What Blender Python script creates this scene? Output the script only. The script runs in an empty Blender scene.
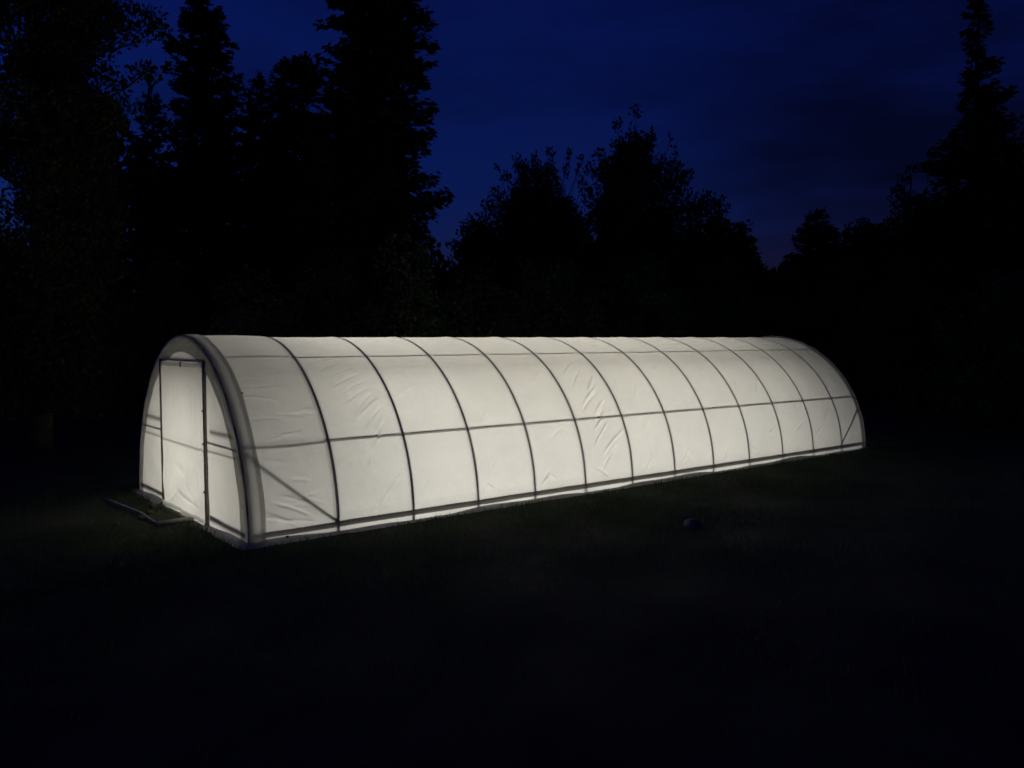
import bpy, math, random
import numpy as np
from mathutils import Vector, Matrix

rng = np.random.default_rng(7)
random.seed(7)
S = bpy.context.scene
COL = S.collection

# ------------------------------------------------------------------ camera
CAM = np.array([-3.37, -10.985, 2.16])
YAW, PIT, ROL, FPX = math.radians(51.596), math.radians(-3.0035), math.radians(-0.153), 823.95
FW = np.array([math.cos(PIT) * math.cos(YAW), math.cos(PIT) * math.sin(YAW), math.sin(PIT)])
RT = np.array([math.sin(YAW), -math.cos(YAW), 0.0])
UP = np.cross(RT, FW)
RT2 = RT * math.cos(ROL) + UP * math.sin(ROL)
UP2 = -RT * math.sin(ROL) + UP * math.cos(ROL)
FH = np.array([math.cos(YAW), math.sin(YAW), 0.0])
cam = bpy.data.cameras.new('camera')
cam.sensor_fit = 'HORIZONTAL'
cam.sensor_width = 36.0
cam.lens = FPX / 1024 * 36.0
cam.clip_start, cam.clip_end = 0.1, 3000
co = bpy.data.objects.new('camera', cam)
COL.objects.link(co)
M = Matrix(((RT2[0], UP2[0], -FW[0], CAM[0]), (RT2[1], UP2[1], -FW[1], CAM[1]),
            (RT2[2], UP2[2], -FW[2], CAM[2]), (0, 0, 0, 1)))
co.matrix_world = M
S.camera = co

# ------------------------------------------------------------------ view and sampling
S.view_settings.view_transform = 'Standard'
S.view_settings.look = 'None'
S.view_settings.exposure = 0
S.view_settings.gamma = 1
S.view_settings.use_curve_mapping = False
S.render.engine = 'CYCLES'
S.cycles.use_denoising = True
S.cycles.max_bounces = 6
S.cycles.diffuse_bounces = 4
S.cycles.transmission_bounces = 4
S.cycles.sample_clamp_indirect = 4
S.cycles.pixel_filter_type = 'BLACKMAN_HARRIS'
S.cycles.filter_width = 1.6


def sock(n, name):
    return next(s for s in n.inputs if s.name == name)


# ------------------------------------------------------------------ dusk sky
W = bpy.data.worlds.new('World')
S.world = W
W.use_nodes = True
nt = W.node_tree
nt.nodes.clear()
N = nt.nodes.new
L = nt.links.new
SUN_AZ = math.radians(-50)            # afterglow beyond the trees on the left
out = N('ShaderNodeOutputWorld')
bg = N('ShaderNodeBackground')
bg.inputs['Strength'].default_value = 0.15
sky = N('ShaderNodeTexSky')
sky.sky_type = 'NISHITA'
sky.sun_disc = False
sky.sun_elevation = math.radians(0.0)
sky.sun_rotation = SUN_AZ
sky.altitude = 60
sky.air_density, sky.dust_density, sky.ozone_density = 1.0, 0.4, 6.0
tint = N('ShaderNodeMix')
tint.data_type, tint.blend_type = 'RGBA', 'MULTIPLY'
tint.inputs[0].default_value = 1
tint.inputs[7].default_value = (1.25, 0.55, 1.18, 1)
L(sky.outputs[0], tint.inputs[6])
tc = N('ShaderNodeTexCoord')
mp = N('ShaderNodeMapping')
mp.inputs['Scale'].default_value = (1.6, 1.6, 6.0)
mp.inputs['Location'].default_value = (0.35, 0.1, 0.4)
L(tc.outputs['Generated'], mp.inputs[0])
ns = N('ShaderNodeTexNoise')
ns.inputs['Scale'].default_value = 1.35
ns.inputs['Detail'].default_value = 5
ns.inputs['Roughness'].default_value = 0.5
L(mp.outputs[0], ns.inputs[0])
rp = N('ShaderNodeValToRGB')
rp.color_ramp.elements[0].position = 0.42
rp.color_ramp.elements[1].position = 0.74
dt = N('ShaderNodeVectorMath')          # the cloud cover thickens towards the right of the view
dt.operation = 'DOT_PRODUCT'
dt.inputs[1].default_value = tuple(RT * 0.26 - FH * 0.02)
L(tc.outputs['Generated'], dt.inputs[0])
ad = N('ShaderNodeMath')
L(ns.outputs[0], ad.inputs[0])
L(dt.outputs['Value'], ad.inputs[1])
d0 = FW + RT2 * (850 - 512) / FPX + UP2 * (384 - 192) / FPX      # one darker bank low on the right
d0 /= np.linalg.norm(d0)
ds = N('ShaderNodeVectorMath')
ds.operation = 'DISTANCE'
mz = N('ShaderNodeVectorMath')
mz.operation = 'MULTIPLY'
mz.inputs[1].default_value = (1, 1, 3.0)
nz = N('ShaderNodeVectorMath')
nz.operation = 'NORMALIZE'
L(tc.outputs['Generated'], nz.inputs[0])
L(nz.outputs[0], mz.inputs[0])
L(mz.outputs[0], ds.inputs[0])
ds.inputs[1].default_value = tuple(d0 * np.array([1, 1, 3.0]))
mr = N('ShaderNodeMapRange')
mr.interpolation_type = 'SMOOTHSTEP'
mr.inputs['From Min'].default_value, mr.inputs['From Max'].default_value = 0.32, 0.02
mr.inputs['To Min'].default_value, mr.inputs['To Max'].default_value = 0.0, 0.24
L(ds.outputs['Value'], mr.inputs['Value'])
a2 = N('ShaderNodeMath')
L(ad.outputs[0], a2.inputs[0])
L(mr.outputs[0], a2.inputs[1])
L(a2.outputs[0], rp.inputs[0])
cl = N('ShaderNodeMix')
cl.data_type, cl.blend_type = 'RGBA', 'MULTIPLY'
cl.inputs[7].default_value = (0.45, 0.26, 0.20, 1)
L(rp.outputs[0], cl.inputs[0])
L(tint.outputs[2], cl.inputs[6])
L(cl.outputs[2], bg.inputs['Color'])
L(bg.outputs[0], out.inputs[0])

# ------------------------------------------------------------------ tube lamps inside the greenhouse, plus added upward fill lights
def lamp(name, loc, w, sx, sy, ry):
    ld = bpy.data.lights.new(name, 'AREA')
    ld.shape = 'RECTANGLE'
    ld.size, ld.size_y = sx, sy
    ld.energy = w
    ld.color = (1.0, 0.970, 0.905)
    lo = bpy.data.objects.new(name, ld)
    lo.location = loc
    lo.rotation_euler = (0, ry, 0)
    COL.objects.link(lo)


for lx, pw in ((2.15, 106), (3.8, 52), (5.4, 57), (7.0, 61), (8.65, 58), (10.55, 59)):
    lamp('interior_light', (lx, 0, 1.80), pw, 1.7, 0.12, 0)
    lamp('interior_light', (lx, 0, 0.95), pw * 0.10, 1.7, 0.12, math.pi)  # weak upward fill, no real tube, added to brighten the top of the film


# ------------------------------------------------------------------ helpers
def tag(o, label=None, cat=None, group=None, kind=None):
    if label: o['label'] = label
    if cat: o['category'] = cat
    if group: o['group'] = group
    if kind: o['kind'] = kind
    return o


def empty(name, loc):
    o = bpy.data.objects.new(name, None)
    o.empty_display_size = 0.3
    o.location = loc
    COL.objects.link(o)
    return o


class MB:
    """collects vertices and faces and links them as one mesh object"""

    def __init__(s):
        s.v, s.f, s.n = [], [], 0

    def add(s, v, f):
        v = np.asarray(v, float).reshape(-1, 3)
        f = np.asarray(f, int)
        s.v.append(v)
        s.f.append(f + s.n)
        s.n += len(v)

    def build(s, name, mat, parent=None, smooth=False):
        me = bpy.data.meshes.new(name)
        V = np.concatenate(s.v)
        me.vertices.add(len(V))
        me.vertices.foreach_set('co', V.astype(np.float32).ravel())
        sizes = np.concatenate([np.full(len(f), f.shape[1]) for f in s.f])
        loops = np.concatenate([f.ravel() for f in s.f])
        me.loops.add(len(loops))
        me.loops.foreach_set('vertex_index', loops.astype(np.int32))
        me.polygons.add(len(sizes))
        st = np.concatenate([[0], np.cumsum(sizes)[:-1]])
        me.polygons.foreach_set('loop_start', st.astype(np.int32))
        me.polygons.foreach_set('loop_total', sizes.astype(np.int32))
        if smooth:
            me.polygons.foreach_set('use_smooth', np.ones(len(sizes), bool))
        me.update(calc_edges=True)
        me.validate()
        me.materials.append(mat)
        o = bpy.data.objects.new(name, me)
        COL.objects.link(o)
        if parent is not None:
            o.parent = parent
            o.matrix_parent_inverse = Matrix.Translation(-Vector(parent.location))
        return o

    def tube(s, pts, r, n=8, cap=True):
        pts = np.asarray(pts, float)
        m = len(pts)
        r = np.broadcast_to(np.asarray(r, float), (m,))
        t = np.gradient(pts, axis=0)
        t /= np.linalg.norm(t, axis=1, keepdims=True) + 1e-12
        ref = np.array([0, 0, 1.0]) if abs(t[0, 2]) < 0.9 else np.array([1.0, 0, 0])
        a = np.cross(t, ref)
        bad = np.linalg.norm(a, axis=1) < 1e-3
        a[bad] = np.cross(t[bad], [0, 1.0, 0])
        a /= np.linalg.norm(a, axis=1, keepdims=True)
        for i in range(1, m):                       # keep the frame from flipping
            if a[i] @ a[i - 1] < 0: a[i] = -a[i]
        b = np.cross(t, a)
        ang = np.linspace(0, 2 * math.pi, n, endpoint=False)
        v = (pts[:, None] + r[:, None, None] * (np.cos(ang)[None, :, None] * a[:, None] + np.sin(ang)[None, :, None] * b[:, None]))
        idx = np.arange(m * n).reshape(m, n)
        q = np.stack([idx[:-1], np.roll(idx, -1, 1)[:-1], np.roll(idx, -1, 1)[1:], idx[1:]], -1).reshape(-1, 4)
        base = s.n
        s.add(v.reshape(-1, 3), q)
        if cap:
            s.f.append((idx[0][::-1] + base).reshape(1, n))
            s.f.append((idx[-1] + base).reshape(1, n))

    def grid(s, P):
        h, w = P.shape[:2]
        idx = np.arange(h * w).reshape(h, w)
        q = np.stack([idx[:-1, :-1], idx[:-1, 1:], idx[1:, 1:], idx[1:, :-1]], -1).reshape(-1, 4)
        s.add(P.reshape(-1, 3), q)

    def box(s, c, d, rot=None):
        c = np.asarray(c, float)
        d = np.asarray(d, float) / 2
        k = np.array([[-1, -1, -1], [1, -1, -1], [1, 1, -1], [-1, 1, -1], [-1, -1, 1], [1, -1, 1], [1, 1, 1], [-1, 1, 1]], float) * d
        if rot is not None:
            k = k @ np.asarray(rot).T
        s.add(k + c, [[3, 2, 1, 0], [4, 5, 6, 7], [0, 1, 5, 4], [1, 2, 6, 5], [2, 3, 7, 6], [3, 0, 4, 7]])


def rotz(a):
    c, s_ = math.cos(a), math.sin(a)
    return np.array([[c, -s_, 0], [s_, c, 0], [0, 0, 1]])


# ------------------------------------------------------------------ materials
def mat(name):
    m = bpy.data.materials.new(name)
    m.use_nodes = True
    m.node_tree.nodes.clear()
    return m, m.node_tree.nodes.new, m.node_tree.links.new


def solid(name, c1, c2, scale=8, rough=0.8, bump=0.0, metallic=0.0, detail=4, spec=0.3):
    m, n, l = mat(name)
    o = n('ShaderNodeOutputMaterial')
    p = n('ShaderNodeBsdfPrincipled')
    p.inputs['Roughness'].default_value = rough
    p.inputs['Metallic'].default_value = metallic
    p.inputs['Specular IOR Level'].default_value = spec
    t = n('ShaderNodeTexCoord')
    x = n('ShaderNodeTexNoise')
    x.inputs['Scale'].default_value = scale
    x.inputs['Detail'].default_value = detail
    l(t.outputs['Object'], x.inputs[0])
    r = n('ShaderNodeValToRGB')
    r.color_ramp.elements[0].position = 0.3
    r.color_ramp.elements[1].position = 0.7
    r.color_ramp.elements[0].color = (*c1, 1)
    r.color_ramp.elements[1].color = (*c2, 1)
    l(x.outputs[0], r.inputs[0])
    l(r.outputs[0], p.inputs['Base Color'])
    if bump:
        b = n('ShaderNodeBump')
        b.inputs['Strength'].default_value = bump
        b.inputs['Distance'].default_value = 0.02
        l(x.outputs[0], b.inputs['Height'])
        l(b.outputs[0], p.inputs['Normal'])
    l(p.outputs[0], o.inputs[0])
    return m


def film(name, col, refl, fac, noise=0.1):
    """white greenhouse film: light comes through it diffusely"""
    m, n, l = mat(name)
    o = n('ShaderNodeOutputMaterial')
    t = n('ShaderNodeTexCoord')
    x = n('ShaderNodeTexNoise')
    x.inputs['Scale'].default_value = 1.7
    x.inputs['Detail'].default_value = 6
    x.inputs['Roughness'].default_value = 0.6
    l(t.outputs['Object'], x.inputs[0])
    r = n('ShaderNodeValToRGB')
    r.color_ramp.elements[0].position = 0.25
    r.color_ramp.elements[1].position = 0.75
    r.color_ramp.elements[0].color = (*[c * (1 - noise) * k for c, k in zip(col, (0.98, 1.0, 1.0))], 1)
    r.color_ramp.elements[1].color = (*col, 1)
    l(x.outputs[0], r.inputs[0])
    tr = n('ShaderNodeBsdfTranslucent')
    di = n('ShaderNodeBsdfDiffuse')
    di.inputs[0].default_value = (*refl, 1)
    l(r.outputs[0], tr.inputs[0])
    mx = n('ShaderNodeMixShader')
    mx.inputs[0].default_value = fac
    l(tr.outputs[0], mx.inputs[1])
    l(di.outputs[0], mx.inputs[2])
    gl = n('ShaderNodeBsdfAnisotropic')
    gl.inputs['Roughness'].default_value = 0.38
    m2 = n('ShaderNodeMixShader')
    m2.inputs[0].default_value = 0.04
    l(mx.outputs[0], m2.inputs[1])
    l(gl.outputs[0], m2.inputs[2])
    x2 = n('ShaderNodeTexNoise')
    x2.inputs['Scale'].default_value = 5
    x2.inputs['Detail'].default_value = 4
    l(t.outputs['Object'], x2.inputs[0])
    b = n('ShaderNodeBump')
    b.inputs['Strength'].default_value = 0.25
    b.inputs['Distance'].default_value = 0.03
    l(x2.outputs[0], b.inputs['Height'])
    for q in (tr, di, gl):
        l(b.outputs[0], q.inputs['Normal'])
    l(m2.outputs[0], o.inputs[0])
    return m


def leaf(name, c1, c2, through=0.3):
    m, n, l = mat(name)
    o = n('ShaderNodeOutputMaterial')
    p = n('ShaderNodeBsdfPrincipled')
    p.inputs['Roughness'].default_value = 0.65
    p.inputs['Specular IOR Level'].default_value = 0.2
    g = n('ShaderNodeTexNoise')
    g.inputs['Scale'].default_value = 0.9
    g.inputs['Detail'].default_value = 3
    t = n('ShaderNodeTexCoord')
    l(t.outputs['Object'], g.inputs[0])
    r = n('ShaderNodeValToRGB')
    r.color_ramp.elements[0].position, r.color_ramp.elements[1].position = 0.35, 0.65
    r.color_ramp.elements[0].color, r.color_ramp.elements[1].color = (*c1, 1), (*c2, 1)
    l(g.outputs[0], r.inputs[0])
    l(r.outputs[0], p.inputs['Base Color'])
    tr = n('ShaderNodeBsdfTranslucent')
    l(r.outputs[0], tr.inputs[0])
    mx = n('ShaderNodeMixShader')
    mx.inputs[0].default_value = through
    l(p.outputs[0], mx.inputs[1])
    l(tr.outputs[0], mx.inputs[2])
    l(mx.outputs[0], o.inputs[0])
    return m


FILM = film('white_film', (0.84, 0.83, 0.79), (0.72, 0.72, 0.69), 0.30)
FILM_DOOR = film('door_film', (0.86, 0.84, 0.77), (0.72, 0.71, 0.66), 0.30, 0.14)
BAND = film('doubled_film', (0.80, 0.80, 0.77), (0.5, 0.5, 0.48), 0.22, 0.12)
EDGE = film('folded_film', (0.46, 0.46, 0.41), (0.42, 0.42, 0.38), 0.32, 0.25)
SKIRT = film('soiled_film', (0.62, 0.61, 0.56), (0.56, 0.55, 0.51), 0.62, 0.45)
STEEL = solid('galvanised_steel', (0.16, 0.155, 0.145), (0.24, 0.235, 0.22), 30, 0.55, 0, 0.3)
DARK = solid('dark_channel', (0.10, 0.09, 0.075), (0.16, 0.145, 0.12), 20, 0.7)
WOOD = solid('weathered_wood', (0.34, 0.30, 0.24), (0.46, 0.41, 0.34), 14, 0.85, 0.4)
GREYWOOD = solid('grey_wood', (0.24, 0.22, 0.19), (0.34, 0.31, 0.27), 18, 0.9, 0.4)
SOIL = solid('bare_soil', (0.07, 0.055, 0.04), (0.12, 0.095, 0.07), 6, 0.95, 0.6)
FLOOR = solid('pale_floor_cloth', (0.42, 0.40, 0.35), (0.52, 0.50, 0.44), 3, 0.95, 0.2)
GROUND = solid('meadow_ground', (0.040, 0.046, 0.030), (0.068, 0.074, 0.048), 2.2, 0.95, 0.6, spec=0.05)
GRASS = leaf('grass_blades', (0.060, 0.082, 0.046), (0.095, 0.120, 0.068), 0.5)
STONE = solid('grey_stone', (0.075, 0.075, 0.072), (0.15, 0.15, 0.145), 9, 0.7, 0.5)
BARK = solid('bark', (0.05, 0.04, 0.03), (0.10, 0.085, 0.065), 7, 0.95, 0.7, spec=0.05)
NEEDLE = leaf('conifer_needles', (0.020, 0.034, 0.016), (0.038, 0.055, 0.026))
LEAF = leaf('broad_leaves', (0.030, 0.045, 0.016), (0.060, 0.078, 0.030))
LEAF2 = leaf('shrub_leaves', (0.050, 0.080, 0.024), (0.090, 0.125, 0.042))


# ------------------------------------------------------------------ ground
G0 = -0.09                       # the meadow lies a little below the foot of the arches


def gz(x, y):
    x = np.asarray(x, float)
    y = np.asarray(y, float)
    t = np.clip((-y - 3.2) / 8.0, 0, 1)
    z = 0.56 * t * t * (3 - 2 * t)
    far = np.clip((np.hypot(x - 5, y) - 9) / 12, 0, 1)
    z = z + far * (0.10 * np.sin(0.31 * x + 0.4) + 0.10 * np.sin(0.27 * y + 1.3))
    near = np.clip((np.hypot(np.maximum(np.abs(x - 6.5) - 6.6, 0), np.maximum(np.abs(y) - 2.3, 0)) - 0.1) / 0.8, 0, 1)
    z = z + near * (0.018 * np.sin(2.3 * x + 1.1 * y) + 0.014 * np.sin(3.9 * y - 1.7 * x))
    return z + G0 - 0.004


def axis(lo, hi, fine_lo, fine_hi, step):
    a = np.arange(fine_lo, fine_hi + 1e-6, step)
    l_ = fine_lo - np.geomspace(step, fine_lo - lo, 26)[::-1]
    h_ = fine_hi + np.geomspace(step, hi - fine_hi, 26)
    return np.concatenate([l_, a, h_])


gx = axis(-900, 900, -14, 26, 0.2)
gy = axis(-900, 900, -14, 16, 0.2)
GX, GY = np.meshgrid(gx, gy)
mb = MB()
mb.grid(np.stack([GX, GY, gz(GX, GY)], -1))
tag(mb.build('ground', GROUND, None, True), 'dark mown meadow around the lit greenhouse', kind='structure')

mb = MB()
mb.box((6.45, 0, G0 + 0.006), (12.9, 4.26, 0.012))
tag(mb.build('floor', FLOOR), 'pale floor inside the greenhouse', kind='structure')

# ------------------------------------------------------------------ greenhouse
WID, HGT, PW = 4.399, 2.229, 1.945
X0, X1 = -0.10, 12.93
g = empty('greenhouse', (6.4, 0, 0))
tag(g, 'long white film hoop greenhouse glowing from inside on the dark meadow', 'greenhouse')


def prof(th, off=0.0):
    """point of the arch at angle th (0 = near base, pi = far base), moved outward by off"""
    th = np.asarray(th, float)
    c, s_ = np.cos(th), np.abs(np.sin(th))
    y = -WID / 2 * np.sign(c) * np.abs(c) ** (2 / PW)
    z = HGT * s_ ** (2 / PW)
    ny = np.sign(y) * np.abs(2 * y / WID) ** (PW - 1) / (WID / 2)
    nz = (np.maximum(z, 0) / HGT) ** (PW - 1) / HGT
    k = np.hypot(ny, nz) + 1e-9
    return y + off * ny / k, z + off * nz / k


def strip(th, off):
    """the arch with straight feet down to the ground"""
    y, z = prof(np.clip(th, 0, math.pi), off)
    dn = np.maximum(-th, np.maximum(th - math.pi, 0)) / 0.03
    dn = np.clip(dn, 0, 1)
    return y, np.where(dn > 0, (G0 + 0.008) * dn, z)


def th_of_z(z, far=False):
    a = math.asin(min(1.0, (z / HGT)) ** (PW / 2))
    return math.pi - a if far else a


def zmax(y, off=0.0):
    return (HGT + off) * np.maximum(0, 1 - np.abs(2 * np.asarray(y) / (WID + 2 * off)) ** PW) ** (1 / PW)


HX = [-0.045] + [0.994, 2.02, 3.02, 4.007, 4.98, 5.98, 6.973, 7.97, 8.98, 10.0, 11.015, 12.035] + [12.84]

# wrinkles of the cover: (x, z, length, direction in degrees on the film, width, height)
WR = []
def wr(x, z, ln, a, wd, h): WR.append((x, z, ln, a, wd * 0.9, h * 1.7))
for i in range(26):                                   # slack first bay: near horizontal creases
    wr(rng.uniform(0.25, 0.85), rng.uniform(0.12, 1.95), rng.uniform(0.18, 0.42), rng.uniform(-12, 14), rng.uniform(0.012, 0.025), rng.uniform(-0.006, 0.006))
for i in range(9):                                    # second bay: fan of creases below the upper purlin
    wr(1.38 + 0.035 * i + rng.uniform(-.03, .03), 1.93 - 0.085 * i + rng.uniform(-.02, .02), rng.uniform(0.26, 0.5), 20 + 3 * i + rng.uniform(-5, 5), rng.uniform(0.014, 0.026), rng.uniform(0.006, 0.012) * rng.choice([-1, 1]))
for i in range(4):
    wr(1.72 - 0.05 * i, 1.12 - 0.1 * i, 0.3, 55, 0.02, 0.008 * (-1) ** i)
for i in range(3):
    wr(1.62 + 0.06 * i, 0.25 + 0.06 * i, 0.36, 50, 0.018, 0.008 * (-1) ** i)
for i in range(12):                                   # sixth bay: long diagonal creases
    wr(5.5 + 0.03 * (i % 4) + rng.uniform(-.16, .16), 1.72 - 0.12 * i + rng.uniform(-.04, .04), rng.uniform(0.3, 0.55), 40 + rng.uniform(-9, 9), rng.uniform(0.014, 0.026), rng.uniform(0.006, 0.010) * rng.choice([-1, 1]))
for k in range(2, 12):                                # small pulls at the feet of the hoops and elsewhere
    for i in range(3):
        wr(k + 0.12 + 0.1 * i + rng.uniform(0, .1), 0.16 + 0.05 * rng.uniform(0, 2), rng.uniform(0.12, 0.3), rng.choice([-38, -30, 48]) + rng.uniform(-8, 8), rng.uniform(0.012, 0.022), rng.uniform(-0.006, 0.006))
    for i in range(3):
        wr(k + rng.uniform(.2, .8), rng.uniform(0.3, 1.9), rng.uniform(0.1, 0.3), rng.uniform(25, 65), rng.uniform(0.012, 0.03), rng.uniform(-0.004, 0.004))
for i in range(10):
    wr(rng.uniform(0.2, 0.7), 0.12 + 0.03 * i, rng.uniform(0.2, 0.4), -22 + rng.uniform(-6, 6), 0.016, rng.uniform(-0.007, 0.007))

ths = np.linspace(0, math.pi, 721)
py_, pz_ = prof(ths)
arc = np.concatenate([[0], np.cumsum(np.hypot(np.diff(py_), np.diff(pz_)))])


def arc_of_z(z): return float(np.interp(th_of_z(z), ths, arc))


fine = np.array([-.022, -.016, -.012, -.008, -.004, 0, .004, .008, .012, .016, .022])
xs = np.unique(np.round(np.concatenate([np.arange(X0, X1 + 1e-6, 0.0115), [X1]] + [h_ + fine for h_ in HX[1:-1]]), 4))
ss = np.concatenate([np.linspace(0, arc[-1] / 2, 310), np.linspace(arc[-1] / 2, arc[-1], 60)[1:]])
tt = np.interp(ss, arc, ths)
XX, TT = np.meshgrid(xs, tt)
SS = np.interp(TT, ths, arc)
off = np.zeros_like(XX)
for a, b in zip(HX[:-1], HX[1:]):
    u = (XX - a) / (b - a)
    inside = (u >= 0) & (u <= 1)
    depth = 0.014 if a < 0.5 else -0.004
    off += np.where(inside, depth * 4 * u * (1 - u), 0)
off *= np.clip(SS / 0.15, 0, 1)
for x, z, ln, a, wd, h in WR:
    s0 = arc_of_z(z)
    ca, sa = math.cos(math.radians(a)), math.sin(math.radians(a))
    p = (XX - x) * ca + (SS - s0) * sa
    q = -(XX - x) * sa + (SS - s0) * ca + 0.25 * p * p
    off += h * np.exp(-(q / wd) ** 2) * np.exp(-(p / (ln * 0.55)) ** 4)
off += 0.0012 * np.sin(9 * XX + 3 * SS) * np.sin(5 * SS - 4 * XX)
near_h = np.min(np.abs(XX[..., None] - np.array(HX)), -1)
hug = np.where(near_h < 0.012, -(0.0195 - np.sqrt(np.maximum(0.0195 ** 2 - np.minimum(near_h, 0.0195) ** 2, 0))), -0.0042 - 0.005 * np.clip((near_h - 0.012) / 0.03, 0, 1))
hug *= np.clip(SS / 0.15, 0, 1) * (XX > 1.0 - 0.06)        # the film wraps a little round each hoop
off = np.where(near_h < 0.03, np.maximum(off, -0.002), off) + hug
yy, zz = prof(TT, off)
foot = np.linspace(G0 + 0.006, -0.012, 7)                 # the film hangs straight down below the arches
wav = 0.005 * np.sin(2.9 * xs) + 0.004 * np.sin(7.7 * xs + 1)
lowy = np.stack([yy[0] - wav * (1 - i / 7) for i in range(7)])
hiy = np.stack([yy[-1] + wav * (1 - i / 7) for i in range(7)])[::-1]
lz = np.repeat(foot[:, None], len(xs), 1)
XX = np.concatenate([XX[:7] * 0 + xs, XX, XX[:7] * 0 + xs])
yy = np.concatenate([lowy, yy, hiy])
zz = np.concatenate([lz, zz, lz[::-1]])
mb = MB()
mb.grid(np.stack([XX, yy, zz], -1))
mb.build('cover', FILM, g, True)

PR = 0.0195
TH = np.linspace(0.0, math.pi, 97)
for i, hx in enumerate(HX):
    y, z = prof(TH, -PR - 0.0015)
    y = np.concatenate([[y[0]], y, [y[-1]]])
    z = np.concatenate([[G0 - 0.06], z, [G0 - 0.06]])
    mb = MB()
    mb.tube(np.stack([np.full_like(y, hx), y, z], -1), PR, 10)
    mb.build('hoop', STEEL, g, True)
for zp in (0.997, 1.965):
    for far in (False, True):
        y, z = prof(th_of_z(zp, far), -0.0135 - 0.0125)
        x = np.linspace(HX[0], HX[-1], 53)
        mb = MB()
        mb.tube(np.stack([x, np.full_like(x, float(y)), np.full_like(x, float(z))], -1), 0.0125, 8)
        mb.build('purlin', STEEL, g, True)
for sgn in (-1, 1):
    for (xa, xb) in ((-0.045, 0.985), (12.84, 12.0)):
        q = np.linspace(0, 1, 13)
        zq = (0.93 if xa < 1 else 0.72) * (1 - q) + 0.06 * q
        yq = np.array([float(prof(th_of_z(v), -0.020)[0]) for v in zq])
        mb = MB()
        mb.tube(np.stack([xa + (xb - xa) * q, -sgn * yq, zq], -1), 0.012, 8)
        mb.build('corner_brace', STEEL, g, True)

# base boards just inside the film, with a gap to the ground that lets light out below
for sgn in (-1, 1):
    for xa, xb in ((0.0, 3.6), (3.605, 7.2), (7.205, 10.2), (10.205, 12.8)):
        mb = MB()
        mb.box(((xa + xb) / 2, sgn * (WID / 2 - 0.030 - 0.009), 0.044), (xb - xa, 0.018, 0.050))
        mb.build('base_board', WOOD, g)
for bx in (X0 + 0.026, 12.90):
    for ya, yb in ((-2.1, -0.93), (0.93, 2.1)):
        mb = MB()
        mb.box((bx + (0.014 if bx < 1 else -0.014), (ya + yb) / 2, 0.045), (0.018, yb - ya, 0.055))
        mb.build('base_board', WOOD, g)


# end walls: film in three fields around the door opening
def field(mbx, x, y0, y1, zlo, zhi, ny, nz, dx=None):
    ys = np.linspace(y0, y1, ny)
    P = np.empty((nz, ny, 3))
    for j, y in enumerate(ys):
        a = zlo
        b = float(zhi(y)) if callable(zhi) else zhi
        P[:, j, 0] = x
        P[:, j, 1] = y
        P[:, j, 2] = np.linspace(min(a, b), b, nz)
    if dx is not None:
        P[..., 0] += dx(P[..., 1], P[..., 2])
    mbx.grid(P)


def slack(y, z):
    return 0.006 * np.sin(3.1 * z + 2 * y) * np.sin(1.3 * y + 0.4) + 0.004 * np.sin(11 * z - 7 * y) * np.exp(-((z - 0.35) / 0.4) ** 2)


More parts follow.
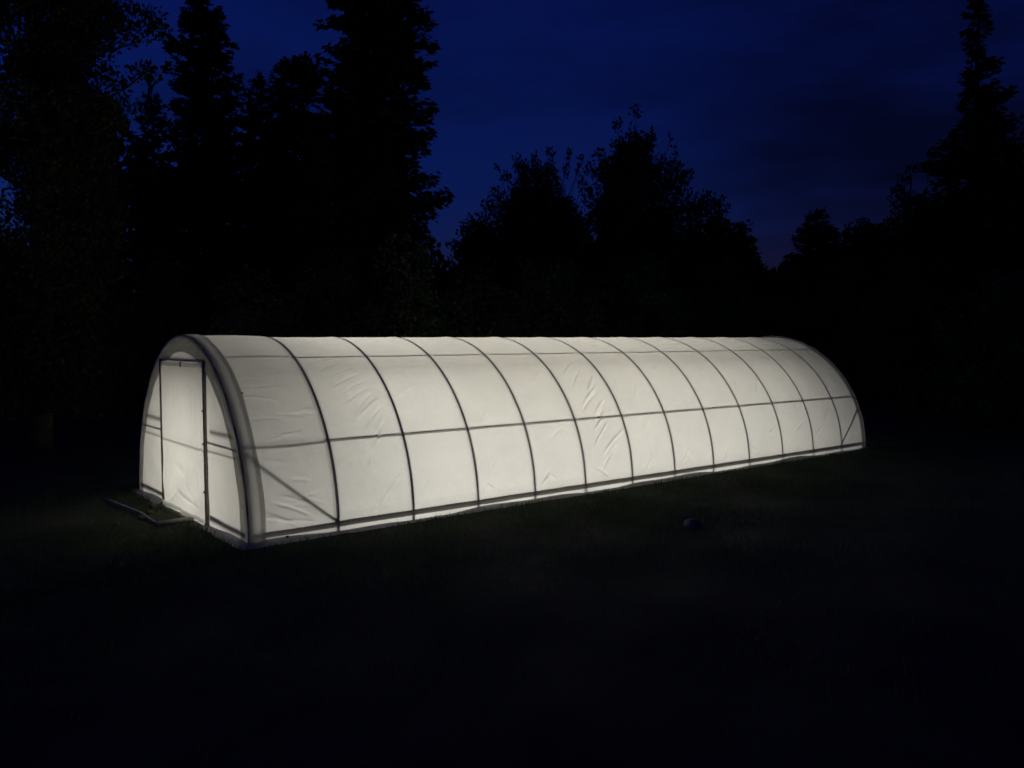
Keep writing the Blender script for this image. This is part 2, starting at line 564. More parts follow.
DY0, DY1, DZ = -0.905, 0.875, 1.90
for x, sg in ((X0, 1), (X1, -1)):
    zl = lambda y: zmax(y) - 0.003
    mb = MB()
    field(mb, x, -2.195, DY0, G0 + 0.005, zl, 50, 60, slack)
    field(mb, x, DY1, 2.195, G0 + 0.005, zl, 50, 60, slack)
    field(mb, x, DY0, DY1, DZ, zl, 40, 12)
    mb.build('end_wall', FILM_DOOR, g, True)
    # doubled film round the arch, on the end and lapped on to the side
    TB = np.concatenate([[-0.03, -0.015], np.linspace(0.0, math.pi, 141), [math.pi + 0.015, math.pi + 0.03]])
    for r0, r1, mm, ox in ((-0.20, 0.010, BAND, 0.006),):
        P = np.empty((7, len(TB), 3))
        for i, o_ in enumerate(np.linspace(r0, r1, 7)):
            y, z = strip(TB, o_)
            P[i, :, 0] = x - sg * (ox + 0.004 * math.sin(i * 1.7) + 0.003 * np.sin(TB * 23 + i))
            P[i, :, 1] = y
            P[i, :, 2] = z
        mb = MB()
        mb.grid(P)
        mb.build('end_flap', EDGE, g, True)
    wband = 0.205 if sg == 1 else 0.13
    P = np.empty((9, len(TB), 3))
    for i, q in enumerate(np.linspace(0, 1, 9)):
        y, z = strip(TB, 0.016 + 0.008 * math.sin(math.pi * q) + 0.003 * np.sin(TB * 31 + 3 * q))
        P[i, :, 0] = x + sg * (-0.008 + wband * q + 0.008 * np.sin(TB * 9) * q)
        P[i, :, 1], P[i, :, 2] = y, z
    mb = MB()
    mb.grid(P)
    band = mb.build('cover_overlap', BAND, g, True)
    P = np.empty((4, len(TB), 3))
    for i, q in enumerate(np.linspace(0.70, 0.985, 4)):
        y, z = strip(TB, 0.021 + 0.008 * math.sin(math.pi * q) + 0.003 * np.sin(TB * 31 + 3 * q))
        P[i, :, 0] = x + sg * (-0.008 + wband * q + 0.008 * np.sin(TB * 9) * q)
        P[i, :, 1], P[i, :, 2] = y, z
    mb = MB()
    mb.grid(P)
    mb.build('hem', BAND, band, True)
    # locking wire channel on the corner of the arch
    y, z = strip(TB, 0.008)
    mb = MB()
    mb.tube(np.stack([np.full_like(y, x + sg * 0.006), y, z], -1), 0.009, 8)
    mb.build('edge_channel', DARK, g, True)
    # door frame and bars of the end wall
    for y in (DY0 - 0.012, DY1 + 0.012):
        mb = MB()
        mb.box((x - sg * 0.012, y, 0.91), (0.060, 0.017 if y > 0 else 0.022, 2.04))
        mb.build('door_post', GREYWOOD, g)
    mb = MB()
    mb.box((x + sg * 0.024, -0.015, DZ + 0.016), (0.036, 1.78, 0.026))
    mb.build('door_header', DARK, g)
    for ya, yb in ((0.90, 1.90), (-0.93, -1.90)):
        mb = MB()
        mb.tube([(x + sg * 0.018, ya, 0.95), (x + sg * 0.018, (ya + yb) / 2, 0.945), (x + sg * 0.03, yb, 0.945)], 0.0125, 8)
        mb.build('cross_bar', STEEL, g, True)
        mb = MB()
        s2 = 1 if ya > 0 else -1
        mb.box((x + sg * 0.105, s2 * (0.98 + 1.72) / 2, 1.115), (0.025, 0.72, 0.048))
        mb.build('brace_board', WOOD, g)
    mb = MB()
    mb.tube([(x + sg * 0.05, 1.95, 0.862), (x + sg * 0.045, 0, 0.862), (x + sg * 0.05, -1.95, 0.862)], 0.009, 8)
    mb.build('cross_bar', STEEL, g, True)


def door_slack(y, z):
    d = -0.010 * np.exp(-((z - 0.2) / 0.35) ** 2) * np.sin(6 * y + 9 * z)
    for (y0, z0, ln, a, wd, h) in ((0.62, 0.22, .4, -48, .03, -.014), (0.5, 0.08, .4, -30, .03, .013), (-0.35, 0.2, .4, 35, .035, -.010),
                                   (-0.6, 0.45, .4, 58, .03, .015), (0.1, 0.5, .35, 12, .05, -.014), (-0.15, 0.14, .6, 8, .02, -.02),
                                   (0.7, 0.5, .4, -70, .025, -.015), (-0.7, 1.0, .5, 84, .03, .012), (0.2, 1.45, .6, 86, .05, .008), (-0.45, 1.5, .5, 93, .04, -.008)):
        ca, sa = math.cos(math.radians(a)), math.sin(math.radians(a))
        p = (y - y0) * ca + (z - z0) * sa
        q = -(y - y0) * sa + (z - z0) * ca
        d = d + h * np.exp(-(q / wd) ** 2) * np.exp(-(p / (ln * .6)) ** 4)
    return d


for x, sg in ((X0 - 0.022, 1), (X1 + 0.022, -1)):
    mb = MB()
    field(mb, x, DY0 + 0.004, DY1 - 0.004, -0.055, DZ - 0.004, 90, 116, door_slack)
    door = mb.build('door', FILM_DOOR, g, True)
    mb = MB()
    field(mb, x - sg * 0.024, DY0 + 0.03, DY1 - 0.03, G0 + 0.012, -0.01, 60, 6, lambda y, z: 0.012 * np.sin(7 * y) + 0.006 * np.sin(19 * y + 12 * z))
    mb.build('hem', BAND, door, True)
    mb = MB()
    field(mb, x - sg * 0.006, DY0 + 0.02, DY1 - 0.02, DZ - 0.06, DZ - 0.006, 40, 4)
    mb.build('hem', BAND, door, True)
    mb = MB()
    mb.box((x - sg * 0.016, -0.05, DZ - 0.03), (0.012, 0.014, 0.07))
    mb.build('latch', STEEL, door)
    for zz_ in (0.33, 0.92, 1.32):
        mb = MB()
        mb.box((x - sg * 0.014, DY0 + 0.03, zz_), (0.012, 0.018, 0.024))
        mb.build('clip', STEEL, door)

# small clips on the lapped film
for xx_, zc in ((0.098, 1.56), (0.34, -0.035)):
    y, z = prof(th_of_z(max(zc, 0.0)), 0.028)
    mb = MB()
    mb.box((xx_, float(y), zc), (0.028, 0.02, 0.022))
    mb.build('clip', STEEL, g)


# the film's loose foot, lying out on the grass
def skirt(path, nrm, name='skirt'):
    path = np.asarray(path, float)
    n_ = len(path)
    k = np.arange(n_) / n_ * (np.linalg.norm(np.diff(path, axis=0), axis=1).sum())
    wv = 0.5 * np.sin(1.3 * k) + 0.35 * np.sin(3.7 * k + 1) + 0.25 * np.sin(8.3 * k + 2)
    P = np.empty((7, n_, 3))
    for i, q in enumerate(np.linspace(0, 1, 7)):
        o_ = 0.006 + q * (0.105 + 0.028 * wv) + 0.006 * np.sin(21 * k + 4 * q) * q
        P[i, :, :2] = path[:, :2] + nrm * o_[:, None]
        P[i, :, 2] = (0.024 + 0.020 * np.clip(np.sin(1.9 * k + 0.6) + 0.6 * np.sin(4.3 * k), -0.8, 1.4)) * (1 - q) ** 1.6 + 0.010 + 0.010 * np.abs(np.sin(6.1 * k + 5 * q)) * (1 - abs(2 * q - 1)) + gz(P[i, :, 0], P[i, :, 1])
    mb = MB()
    mb.grid(P)
    mb.build(name, SKIRT, g, True)


xk = np.linspace(-0.2, 12.94, 420)
skirt(np.stack([xk, np.full_like(xk, -WID / 2)], -1), np.array([0, -1.0]))
skirt(np.stack([xk, np.full_like(xk, WID / 2)], -1), np.array([0, 1.0]))
for ya, yb in ((-2.27, -0.92), (0.9, 2.27)):
    yk = np.linspace(ya, yb, 60)
    skirt(np.stack([np.full_like(yk, X0), yk], -1), np.array([-1.0, 0]))
    skirt(np.stack([np.full_like(yk, X1), yk], -1), np.array([1.0, 0]))


# ------------------------------------------------------------------ trees
def at(u, v, d):
    """the point of the place seen at photo pixel u, v from d metres along the view"""
    return CAM + d * (FW + RT2 * (u - 512) / FPX + UP2 * (384 - v) / FPX)


def leaves(mbx, c, ax, ln, wd):
    """kite-shaped leaves or sprays: centres c, long axes ax, lengths ln, widths wd"""
    n_ = len(c)
    ax = ax / (np.linalg.norm(ax, axis=1, keepdims=True) + 1e-9)
    r = rng.normal(size=(n_, 3))
    sd = np.cross(ax, r)
    sd /= np.linalg.norm(sd, axis=1, keepdims=True) + 1e-9
    nm = np.cross(ax, sd)
    ln = np.asarray(ln)[:, None]
    wd = np.asarray(wd)[:, None]
    v = np.stack([c - ax * ln * .5, c + sd * wd * .5 + nm * wd * .12, c + ax * ln * .5, c - sd * wd * .5 + nm * wd * .12], 1)
    mbx.add(v.reshape(-1, 3), np.arange(4 * n_).reshape(n_, 4))


def base_of(u, d):
    p = at(u, 345, d)
    return np.array([p[0], p[1], float(gz(p[0], p[1]))])


def extent(profile, uc, d):
    """profile rows (v, left u, right u) -> arrays of height, left and right reach in metres"""
    pr = np.array(sorted(profile), float)
    z = np.array([at(uc, v, d)[2] for v in pr[:, 0]])
    return z[::-1], ((uc - pr[:, 1]) * d / FPX)[::-1], ((pr[:, 2] - uc) * d / FPX)[::-1]


def conifer(name, u, d, profile, label, spray=0.42, whorl=0.36, dens=1.0, mt=NEEDLE, lift=-0.15, group='dark trees around the meadow'):
    b = base_of(u, d)
    z, lf, rg = extent(profile, u, d)
    top = z[-1]
    root = empty(name, b)
    tag(root, label, 'tree', group)
    tr = MB()
    hh = top - b[2]
    k = np.linspace(0, 1, 12)
    pts = b + np.stack([0.05 * np.sin(3 * k), 0.05 * np.sin(4 * k + 1), hh * k], -1)
    pts[0, 2] -= 0.15
    r0 = 0.014 * hh + 0.05
    tr.tube(pts, r0 * (1 - k) ** 0.9 + 0.012, 9)
    C, A, LN = [], [], []
    zc = max(b[2] + 0.6, z[0])
    while zc < top - 0.05:
        L_, R_ = np.interp(zc, z, lf), np.interp(zc, z, rg)
        fr = (zc - b[2]) / hh
        nb = int(np.clip(5 + 5 * max(L_, R_), 5, 11) * dens)
        for j in range(nb):
            a = rng.uniform(0, 2 * math.pi)
            w = 0.5 + 0.5 * math.cos(a)
            reach = (R_ * w + L_ * (1 - w)) * rng.choice([0.6, 0.78, 0.92, 1.02, 1.1])
            if reach < 0.08: continue
            dirh = RT * math.cos(a) + FH * math.sin(a)
            z0 = zc + rng.uniform(-.18, .18)
            droop = (lift + rng.uniform(-.1, .12)) * reach
            q = np.linspace(0, 1, 6)
            bp = np.array([b[0], b[1], z0]) + dirh[None] * reach * q[:, None]
            bp[:, 2] += droop * q + 0.22 * reach * (q - 0.35) ** 2 * np.sign(rng.uniform(-.3, 1))
            if reach > 0.7:
                tr.tube(bp[:5], (0.012 + 0.012 * reach) * (1 - q[:5]) + 0.006, 4, False)
            m = int(5 + reach / 0.030 * (1.1 - 0.25 * fr))
            t = rng.uniform(0.12, 1.0, m) ** 0.75
            c = np.stack([np.interp(t, q, bp[:, i]) for i in range(3)], -1)
            side = np.cross(dirh, [0, 0, 1.0])
            sw = rng.normal(0, 0.13, m) * (0.35 + reach * (1.1 - t))
            c += side[None] * sw[:, None]
            c[:, 2] += rng.normal(-0.05, 0.07, m)
            ax = dirh[None] * rng.uniform(.5, 1, m)[:, None] + side[None] * (np.sign(sw) * rng.uniform(0, .9, m))[:, None] + np.array([0, 0, 1.0])[None] * rng.normal(-.15, .35, m)[:, None]
            C.append(c); A.append(ax); LN.append(0.64 * spray * rng.uniform(.5, 1.15, m) * (0.65 + 0.35 * min(1, reach)))
        zc += whorl * rng.uniform(.75, 1.2) * (1.15 - 0.4 * fr)
    m = 16                                                  # leading shoot
    c = np.array([b[0], b[1], top - 0.3]) + rng.normal(0, 0.05, (m, 3)) * [1, 1, 5]
    C.append(c); A.append(rng.normal(0, .4, (m, 3)) + [0, 0, 1]); LN.append(np.full(m, spray * .7))
    C, A, LN = np.concatenate(C), np.concatenate(A), np.concatenate(LN)
    cr = MB()
    leaves(cr, C, A, LN, LN * 0.38)
    tr.build('trunk', BARK, root, True)
    cr.build('crown', mt, root)
    return root


def broadleaf(name, u, d, profile, tufts, label, lf_size=0.16, dens=1.0, clump=0.55, mt=LEAF, cat='tree', group='dark trees around the meadow', up=0.5, limbs=True, zfloor=None, gaps=(), limb=(.45, .62)):
    b = base_of(u, d)
    root = empty(name, b)
    tag(root, label, cat, group)
    z, lf, rg = extent(profile, u, d) if profile else (np.array([0, 1]), np.zeros(2), np.zeros(2))
    zs = at(u, min(p[0] for p in profile), d)[2] if profile else 0
    tops = [at(t[0], t[1], d)[2] for t in tufts] + [zs]
    hh = max(tops) - b[2]
    tr = MB()
    k = np.linspace(0, 1, 9)
    r0 = 0.016 * hh + 0.03
    pts = b + np.stack([0.12 * np.sin(2.4 * k) * min(1, hh / 5), 0.1 * np.sin(3.1 * k + .6) * min(1, hh / 5), (hh * 0.9) * k], -1)
    pts[0, 2] -= 0.15
    tr.tube(pts, r0 * (1 - 0.9 * k), 9)
    cents, rads = [], []
    if profile:
        zl = z[0]
        vol = np.trapezoid((lf + rg) ** 2 * 0.6, z) if hasattr(np, 'trapezoid') else np.trapz((lf + rg) ** 2 * 0.6, z)
        n_ = int(np.clip(vol / (clump ** 3) * 1.1 * dens, 24, 620))
        got = 0
        wz = np.linspace(zl, z[-1], 60)
        ww = (np.interp(wz, z, lf) + np.interp(wz, z, rg)) ** 1.5 + 0.02
        cdf = np.cumsum(ww) / ww.sum()
        for _ in range(n_):
            zc = float(np.interp(rng.uniform(), cdf, wz))
            a = rng.uniform(0, 2 * math.pi)
            w = 0.5 + 0.5 * math.cos(a)
            reach = np.interp(zc, z, rg) * w + np.interp(zc, z, lf) * (1 - w)
            r_ = max(0.0, reach - clump * 0.35) * math.sqrt(rng.uniform(0.08, 1.0)) * rng.uniform(.9, 1.08)
            p = np.array([b[0], b[1], zc]) + RT * r_ * math.cos(a) + FH * r_ * math.sin(a)
            cents.append(p); rads.append((clump * rng.uniform(.55, 1.0), clump * rng.uniform(.5, .95)))
    for (tu, tv, ru, rv) in tufts:
        p = at(tu, tv, d) + FH * rng.uniform(-.8, .8)
        cents.append(p); rads.append((ru * d / FPX, rv * d / FPX))
        if limbs:
            zr = b[2] + (p[2] - b[2]) * rng.uniform(*limb)
            s0 = np.array([b[0], b[1], zr])
            q = np.linspace(0, 1, 7)[:, None]
            bp = s0 + (p - s0) * q + np.array([0, 0, -0.18 * np.linalg.norm(p[:2] - s0[:2])]) * (q * (1 - q) * 4)
            tr.tube(bp, (r0 * 0.2 + 0.01) * (1 - 0.85 * q[:, 0]), 5, False)
    if limbs:
        for i in range(0, min(len(cents) - len(tufts), 160), 16):
            p = cents[i]
            zr = b[2] + (p[2] - b[2]) * rng.uniform(.5, .8)
            q = np.linspace(0, 1, 6)[:, None]
            s0 = np.array([b[0], b[1], zr])
            tr.tube(s0 + (p - s0) * q, (r0 * 0.13 + 0.008) * (1 - 0.8 * q[:, 0]), 5, False)
    lf_size = lf_size * 0.68
    C, A, LN = [], [], []
    for p, (rh, rv) in zip(cents, rads):
        m = int(np.clip(30 * dens * (rh * rh * rv) ** 0.6 / (lf_size ** 1.6) * 0.46, 16, 520))
        dd = rng.normal(size=(m, 3))
        dd /= np.linalg.norm(dd, axis=1, keepdims=True)
        rr = rng.uniform(0.05, 1, m)[:, None] ** 0.5
        c = p + dd * rr * np.array([rh, rh, rv])
        C.append(c); A.append(dd * .7 + rng.normal(0, .5, (m, 3)) + np.array([0, 0, up])); LN.append(lf_size * rng.uniform(.6, 1.3, m))
    C, A, LN = np.concatenate(C), np.concatenate(A), np.concatenate(LN)
    if zfloor is None: zfloor = 0.05
    keep = C[:, 2] > gz(C[:, 0], C[:, 1]) + zfloor
    for (gp, gr, gh) in gaps:                              # openings right through the crown, along the depth
        dv = C - gp
        e = np.hypot((dv @ RT) / gr, dv[:, 2] / gh) + 0.25 * np.sin(9 * C[:, 2] + 7 * (dv @ RT))
        keep &= (e > 1) | (rng.uniform(size=len(C)) < 0.10)
    cr = MB()
    leaves(cr, C[keep], A[keep], LN[keep], LN[keep] * 0.62)
    tr.build('trunk' if cat == 'tree' else 'stem', BARK, root, True)
    cr.build('crown' if cat == 'tree' else 'foliage', mt, root)
    return root


# left edge: near broadleaf tree overhanging the corner
broadleaf('broadleaf_tree', 38, 17, [(-190, 10, 60), (-120, -60, 118), (-40, -120, 132), (20, -140, 120), (60, -140, 92), (110, -140, 118), (165, -140, 100), (210, -120, 112), (260, -110, 105), (330, -90, 92), (400, -60, 70)],
          [(120, 12, 34, 17), (142, 20, 18, 13), (134, 42, 22, 14), (128, 62, 20, 13), (146, 70, 16, 11), (118, 80, 18, 12), (104, 20, 28, 18), (104, 60, 22, 13), (118, 100, 19, 12), (98, 104, 24, 12), (80, 92, 26, 13), (130, 97, 12, 9), (110, 120, 18, 11), (85, 30, 28, 20), (138, 4, 20, 12), (70, 120, 26, 14), (92, 140, 20, 12), (112, 146, 13, 9)],
          'big ragged broadleaf tree filling the upper left corner of the photo', 0.15, 1.45, 0.62, limb=(.88, .98), gaps=((at(24, 205, 17), 0.34, 0.72), (at(92, 208, 17), 0.20, 0.20), (at(12, 175, 17), 0.22, 0.2), (at(72, 62, 17), 0.22, 0.25), (at(93, 132, 17), 0.28, 0.2), (at(88, 52, 17), .2, .15)))
broadleaf('broadleaf_tree', 108, 27, [(168, 100, 118), (190, 86, 140), (230, 80, 152), (300, 76, 158), (400, 78, 150)],
          [(112, 172, 10, 8), (128, 160, 7, 6), (138, 168, 8, 5), (92, 180, 8, 8), (150, 178, 8, 8)], 'low leafy tree under the ragged overhang of the corner tree', 0.2, 1.1, 0.8)
conifer('conifer_tree', 157, 34, [(95, 155, 159), (104, 149, 168), (120, 143, 173), (135, 140, 176), (170, 134, 184), (230, 126, 192), (400, 120, 198)], 'small slim conifer just left of the tall pointed conifer', 0.5, 0.42, lift=0.12)
conifer('conifer_tree', 209, 36, [(1, 205, 212), (14, 193, 224), (28, 189, 230), (40, 184, 234), (58, 171, 243), (66, 180, 238), (74, 179, 236), (86, 176, 244), (110, 176, 247), (150, 170, 250), (220, 160, 258), (400, 150, 265)], 'tall pointed conifer second highest on the left', 0.55, 0.40, 1.15, lift=0.22)
conifer('conifer_tree', 264, 39, [(80, 262, 267), (90, 255, 273), (100, 247, 277), (125, 243, 282), (170, 236, 290), (250, 228, 298), (400, 222, 304)], 'short conifer top in the dip between two taller conifers', 0.5, 0.42, lift=0.25)
conifer('conifer_tree', 297, 33, [(65, 288, 304), (71, 282, 316), (80, 278, 324), (110, 274, 330), (150, 270, 328), (220, 262, 336), (400, 255, 342)], 'blunt bushy conifer leaning against the tallest tree', 0.5, 0.38, 1.1, lift=0.3)
conifer('conifer_tree', 376, 28, [(-85, 373, 379), (-55, 355, 398), (-20, 338, 418), (0, 332, 424), (24, 338, 430), (34, 325, 438), (44, 342, 424), (58, 322, 442), (74, 318, 443), (92, 322, 430), (102, 318, 424), (116, 314, 456), (124, 316, 450), (134, 312, 440), (140, 312, 424), (150, 308, 444), (168, 306, 414), (184, 304, 430), (200, 304, 440), (214, 302, 450), (230, 300, 432), (300, 296, 446), (400, 300, 440)],
        'tallest conifer, broad with ragged side branches, cut off by the top edge', 0.5, 0.30, 1.25, lift=0.10)
broadleaf('broadleaf_tree', 476, 37, [(226, 468, 484), (240, 458, 500), (265, 446, 512), (400, 440, 520)], [(466, 232, 8, 7), (480, 228, 9, 7), (452, 244, 8, 7)], 'low rounded tree in the gap right of the tallest conifer', 0.24, 1.7, 0.9)
broadleaf('poplar_tree', 540, 36, [(174, 524, 556), (182, 512, 563), (194, 502, 566), (210, 490, 574), (235, 478, 590), (320, 470, 600), (420, 472, 600)],
          [(498, 169, 4, 5), (506, 177, 6, 7), (517, 160, 6, 9), (520, 172, 8, 9), (534, 156, 5, 10), (536, 168, 7, 9), (550, 152, 6, 9), (552, 166, 8, 9), (569, 153, 4, 9), (566, 170, 5, 10), (581, 160, 4, 7), (577, 174, 4, 9), (497, 196, 9, 8), (488, 206, 9, 8), (525, 172, 8, 10), (548, 172, 12, 10), (583, 182, 6, 10)],
          'shorter tufted poplar left of the centre pair', 0.22, 1.5, 0.8, up=1.3)
broadleaf('poplar_tree', 633, 34, [(146, 620, 648), (154, 608, 660), (168, 600, 670), (185, 593, 680), (210, 588, 684), (228, 580, 687), (250, 576, 690), (320, 574, 694), (420, 576, 690)],
          [(633, 117, 7, 9), (634, 132, 9, 13), (615, 130, 6, 9), (618, 144, 8, 10), (652, 134, 6, 9), (649, 148, 7, 11), (667, 143, 3, 8), (663, 157, 6, 10), (677, 151, 4, 6), (674, 164, 8, 9), (687, 174, 7, 5), (680, 182, 9, 6), (599, 157, 8, 8), (590, 168, 7, 9), (604, 170, 10, 9), (628, 150, 12, 10)],
          'taller tufted poplar right of the centre pair', 0.22, 1.6, 0.8, up=1.3)
broadleaf('broadleaf_tree', 706, 38, [(204, 692, 716), (215, 680, 722), (240, 672, 730), (300, 668, 738), (400, 670, 735)], [(694, 207, 8, 5), (712, 206, 7, 6), (702, 206, 8, 5)], 'flat topped tree beside the taller poplar', 0.25, 1.8, 0.9)
conifer('conifer_tree', 738, 40, [(223, 736, 741), (230, 726, 747), (245, 720, 752), (260, 718, 757), (280, 714, 762), (330, 708, 768), (400, 704, 772)], 'last tree before the low gap in the treeline, with a rounded point', 0.55, 0.4, 1.2, lift=0.3)
conifer('conifer_tree', 814, 42, [(208, 811, 817), (216, 804, 823), (228, 800, 829), (240, 793, 835), (258, 786, 836), (280, 778, 844), (330, 770, 852), (400, 766, 856)], 'small dark spire right of the low gap in the treeline', 0.5, 0.4, 1.25, lift=0.2)
broadleaf('broadleaf_tree', 864, 40, [(218, 856, 874), (228, 848, 880), (240, 838, 886), (270, 826, 894), (400, 820, 900)], [(866, 221, 8, 6), (856, 226, 7, 6), (842, 238, 9, 6)], 'round headed tree right of the small dark spire', 0.25, 1.8, 0.9)
broadleaf('broadleaf_tree', 905, 31, [(178, 904, 918), (192, 893, 926), (206, 890, 936), (230, 884, 946), (280, 876, 952), (400, 872, 955)], [(898, 196, 7, 6), (912, 176, 8, 7), (922, 164, 8, 7), (930, 154, 7, 6), (906, 186, 8, 6)], 'bushy tree tucked against the left side of the big right conifer', 0.2, 1.8, 0.75)
conifer('conifer_tree', 968, 25, [(-8, 966, 971), (8, 962, 976), (22, 955, 982), (36, 954, 984), (50, 956, 974), (58, 962, 984), (68, 952, 1000), (78, 954, 984), (92, 950, 988), (108, 952, 1018), (116, 950, 1000), (128, 944, 998), (140, 938, 1004), (152, 930, 1010), (166, 922, 1006), (190, 912, 1016), (230, 900, 1030), (300, 888, 1046), (400, 884, 1050)],
        'big layered conifer towering at the right edge', 0.46, 0.34, 1.15, lift=0.05)
broadleaf('broadleaf_tree', 1034, 27, [(110, 1030, 1046), (130, 1020, 1062), (158, 1010, 1080), (200, 1000, 1090), (300, 992, 1100), (420, 996, 1090)], [(1012, 160, 9, 7), (1022, 150, 8, 8)], 'leafy tree at the right margin behind the big conifer', 0.2, 1.1, 0.8)

# understorey behind and beside the greenhouse
SH = 'bushes along the foot of the trees'
for (u, d, vt, w, lab) in (
        (-30, 20, 300, 70, 'low bush in the dark below the corner tree'),
        (82, 24, 285, 62, 'low bush left of the greenhouse front'),
        (176, 26, 262, 60, 'bush behind the front arch of the greenhouse'),
        (250, 24, 272, 56, 'bush below the tall pointed conifer'),
        (330, 25, 258, 58, 'bush at the foot of the tallest conifer, on its left'),
        (408, 22.5, 240, 46, 'faintly lit green shrub right below the tallest conifer'),
        (470, 25, 275, 50, 'bush below the low rounded tree'),
        (545, 26, 262, 64, 'wide bush below the shorter poplar'),
        (640, 27, 258, 64, 'wide bush below the taller poplar'),
        (722, 29, 268, 54, 'bush below the flat topped tree'),
        (785, 31, 272, 46, 'bush closing the low gap in the treeline'),
        (850, 29, 266, 56, 'bush below the round headed tree'),
        (918, 25, 262, 60, 'bush behind the back end of the greenhouse'),
        (1000, 21, 280, 72, 'bush below the big right conifer')):
    broadleaf('bush', u, d, [(vt, u - w * .25, u + w * .2), (vt + 14, u - w * .6, u + w * .55), (vt + 40, u - w * .9, u + w * .95), (vt + 80, u - w, u + w), (430, u - w * .8, u + w * .8)],
              [(u - w * .3, vt + 3, 9, 8), (u + w * .25, vt + 6, 9, 8), (u, vt - 3, 8, 7)], lab, 0.17, 0.8, 0.7, LEAF2, 'bush', SH, 0.4)

# the wood further back that closes the view between the trunks
mb = MB()
n_ = 42000
ang = rng.uniform(-1.05, 1.05, n_)
dd = rng.uniform(46, 62, n_)
cx = CAM[0] + (FH[0] * np.cos(ang) + RT[0] * np.sin(ang)) * dd
cy = CAM[1] + (FH[1] * np.cos(ang) + RT[1] * np.sin(ang)) * dd
sm = lambda a_, b_: np.clip((ang - a_) / (b_ - a_), 0, 1)
hmax = 6.7 + 0.5 * np.sin(9 * ang) + 0.7 * np.sin(23 * ang + 1) + 0.5 * np.sin(51 * ang) + 6.5 * (1 - sm(-0.16, -0.07)) + 1.6 * sm(0.33, 0.37) + 2.8 * sm(0.42, 0.50) - 1.5 * np.exp(-((ang - 0.302) / 0.02) ** 2) - 9 * np.exp(-((ang + 0.534) / 0.03) ** 2)
cz = gz(cx, cy) + np.maximum(hmax, 1.5) * rng.uniform(0.0, 1.0, n_) ** 0.9
c = np.stack([cx, cy, cz], -1)
leaves(mb, c, rng.normal(0, .7, (n_, 3)) + [0, 0, .5], rng.uniform(.5, 1.0, n_), rng.uniform(.35, .6, n_))
tag(mb.build('distant_wood', NEEDLE), 'dark wood far behind the single trees', 'wood', kind='stuff')

# ------------------------------------------------------------------ things on the ground
pole = MB()
q = np.linspace(0, 1, 9)
yq = 1.55 - 2.0 * q
xq = -0.72 + 0.16 * np.minimum(1, q * 1.6) + 0.012 * np.sin(7 * q)
pole.tube(np.stack([xq, yq, gz(xq, yq) + 0.035 + 0.01 * np.sin(5 * q)], -1), 0.022 - 0.006 * q, 8)
tag(pole.build('pole', GREYWOOD, None, True), 'thin grey pole lying on the ground before the greenhouse door', 'pole')
pl = MB()
a = math.radians(4)
pl.box((-0.34, -0.44, float(gz(-0.34, -0.44)) + 0.035), (0.50, 0.10, 0.035), rotz(a))
tag(pl.build('plank', GREYWOOD), 'short weathered plank pointing at the right door post', 'plank')


def stone(name, loc, r, mt, label, cat, group=None, sq=0.7, seed=1):
    rg_ = np.random.default_rng(seed)
    me = bpy.data.meshes.new(name)
    import bmesh
    bm = bmesh.new()
    bmesh.ops.create_icosphere(bm, subdivisions=3, radius=1)
    dirs = rg_.normal(size=(9, 3))
    dirs /= np.linalg.norm(dirs, axis=1, keepdims=True)
    cut = rg_.uniform(.72, .95, 9)
    for v in bm.verts:
        p = np.array(v.co)
        for dd_, c_ in zip(dirs, cut):
            e = p @ dd_ - c_
            if e > 0: p = p - dd_ * e * .85
        v.co = Vector(p * [r, r * .85, r * sq])
    for f in bm.faces: f.smooth = True
    bm.to_mesh(me)
    bm.free()
    me.materials.append(mt)
    o = bpy.data.objects.new(name, me)
    o.location = loc
    o.rotation_euler = (0, 0, rg_.uniform(0, 6))
    COL.objects.link(o)
    return tag(o, label, cat, group)


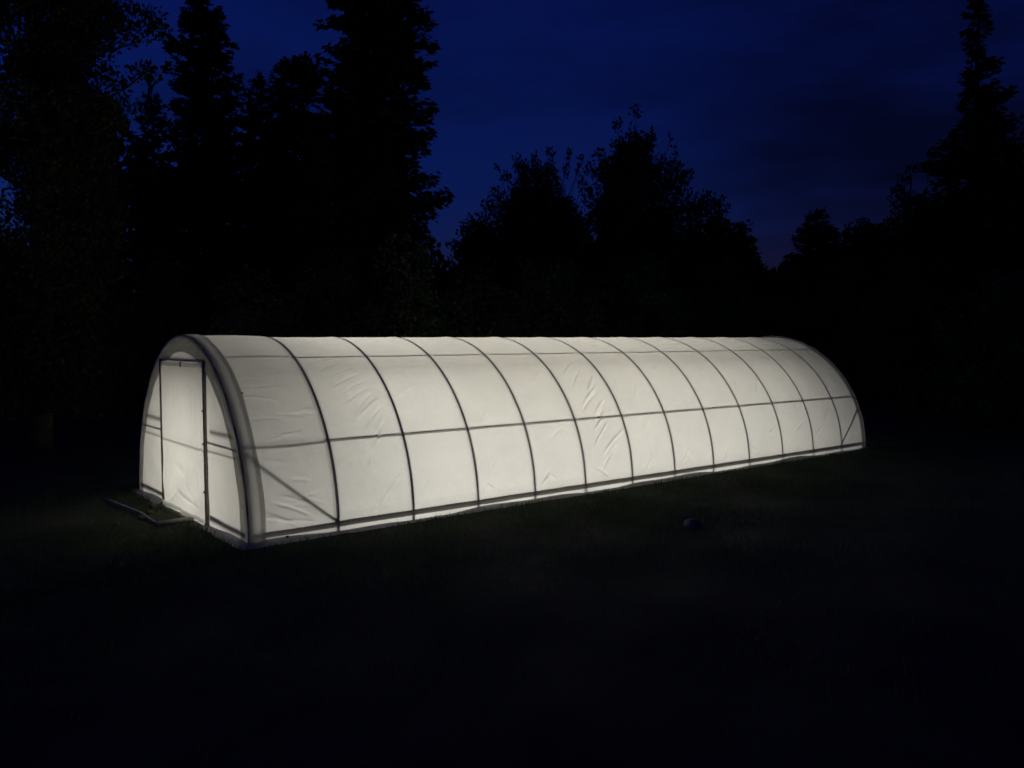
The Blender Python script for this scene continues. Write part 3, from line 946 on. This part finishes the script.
stone('stone', (4.33, -4.72, float(gz(4.33, -4.72)) + 0.02), 0.12, STONE, 'lone rounded grey stone in the dark grass before the long wall', 'stone', None, .75, 3)
for i, (x, y, r, lb) in enumerate(((-0.62, 0.05, .06, 'dark soil clod nearest the lying pole'), (-0.30, 0.75, .07, 'dark soil clod under the left door post'),
                                   (-0.45, 0.35, .05, 'small soil clod between the pole and the door'), (-0.95, -0.1, .05, 'lone soil clod out beyond the pole'), (-0.28, -0.85, .075, 'dark soil clod under the right door post'))):
    stone('soil_clod', (x, y, float(gz(x, y)) + r * .3), r, SOIL, lb, 'clod', 'soil clods before the greenhouse door', .6, 20 + i)

# ------------------------------------------------------------------ grass
n_ = 120000
rx = np.concatenate([rng.uniform(-5, 19, n_ * 2 // 3), rng.uniform(-9, 24, n_ // 3)])
ry = np.concatenate([-2.2 - rng.gamma(1.3, 1.5, n_ * 2 // 3), rng.uniform(-9.5, 7, n_ // 3)])
xtra = 14000
rx = np.concatenate([rx, rng.uniform(-2.2, -0.2, xtra)])
ry = np.concatenate([ry, rng.uniform(-2.6, 2.9, xtra)])
skirt_gap = 0.09 + 0.05 * rng.uniform(size=len(rx))
okk = ~((rx > X0 - skirt_gap) & (rx < X1 + skirt_gap) & (np.abs(ry) < WID / 2 + skirt_gap))
patch = np.sin(1.7 * rx + .6 * np.sin(1.1 * ry)) * np.sin(1.3 * ry + .5) + 0.6 * np.sin(4.1 * rx - 2.3 * ry)
okk &= rng.uniform(-1.9, 1.2, len(rx)) < patch + 0.6
okk &= (np.hypot(rx - CAM[0], ry - CAM[1]) > 2.0)
rx, ry, patch = rx[okk], ry[okk], patch[okk]
m = len(rx)
h = rng.uniform(.03, .085, m) * (1 + .35 * patch)
a = rng.uniform(0, 2 * math.pi, m)
w = rng.uniform(.004, .008, m)
b0 = np.stack([rx, ry, gz(rx, ry) - 0.005], -1)
sd = np.stack([np.cos(a), np.sin(a), np.zeros(m)], -1) * w[:, None]
tip = b0 + np.stack([rng.normal(0, .35, m) * h, rng.normal(0, .35, m) * h, h], -1)
V = np.stack([b0 - sd, b0 + sd, tip], 1).reshape(-1, 3)
mb = MB()
mb.add(V, np.arange(3 * m).reshape(m, 3))
tag(mb.build('grass', GRASS), 'short uneven grass of the meadow', 'grass', kind='stuff')
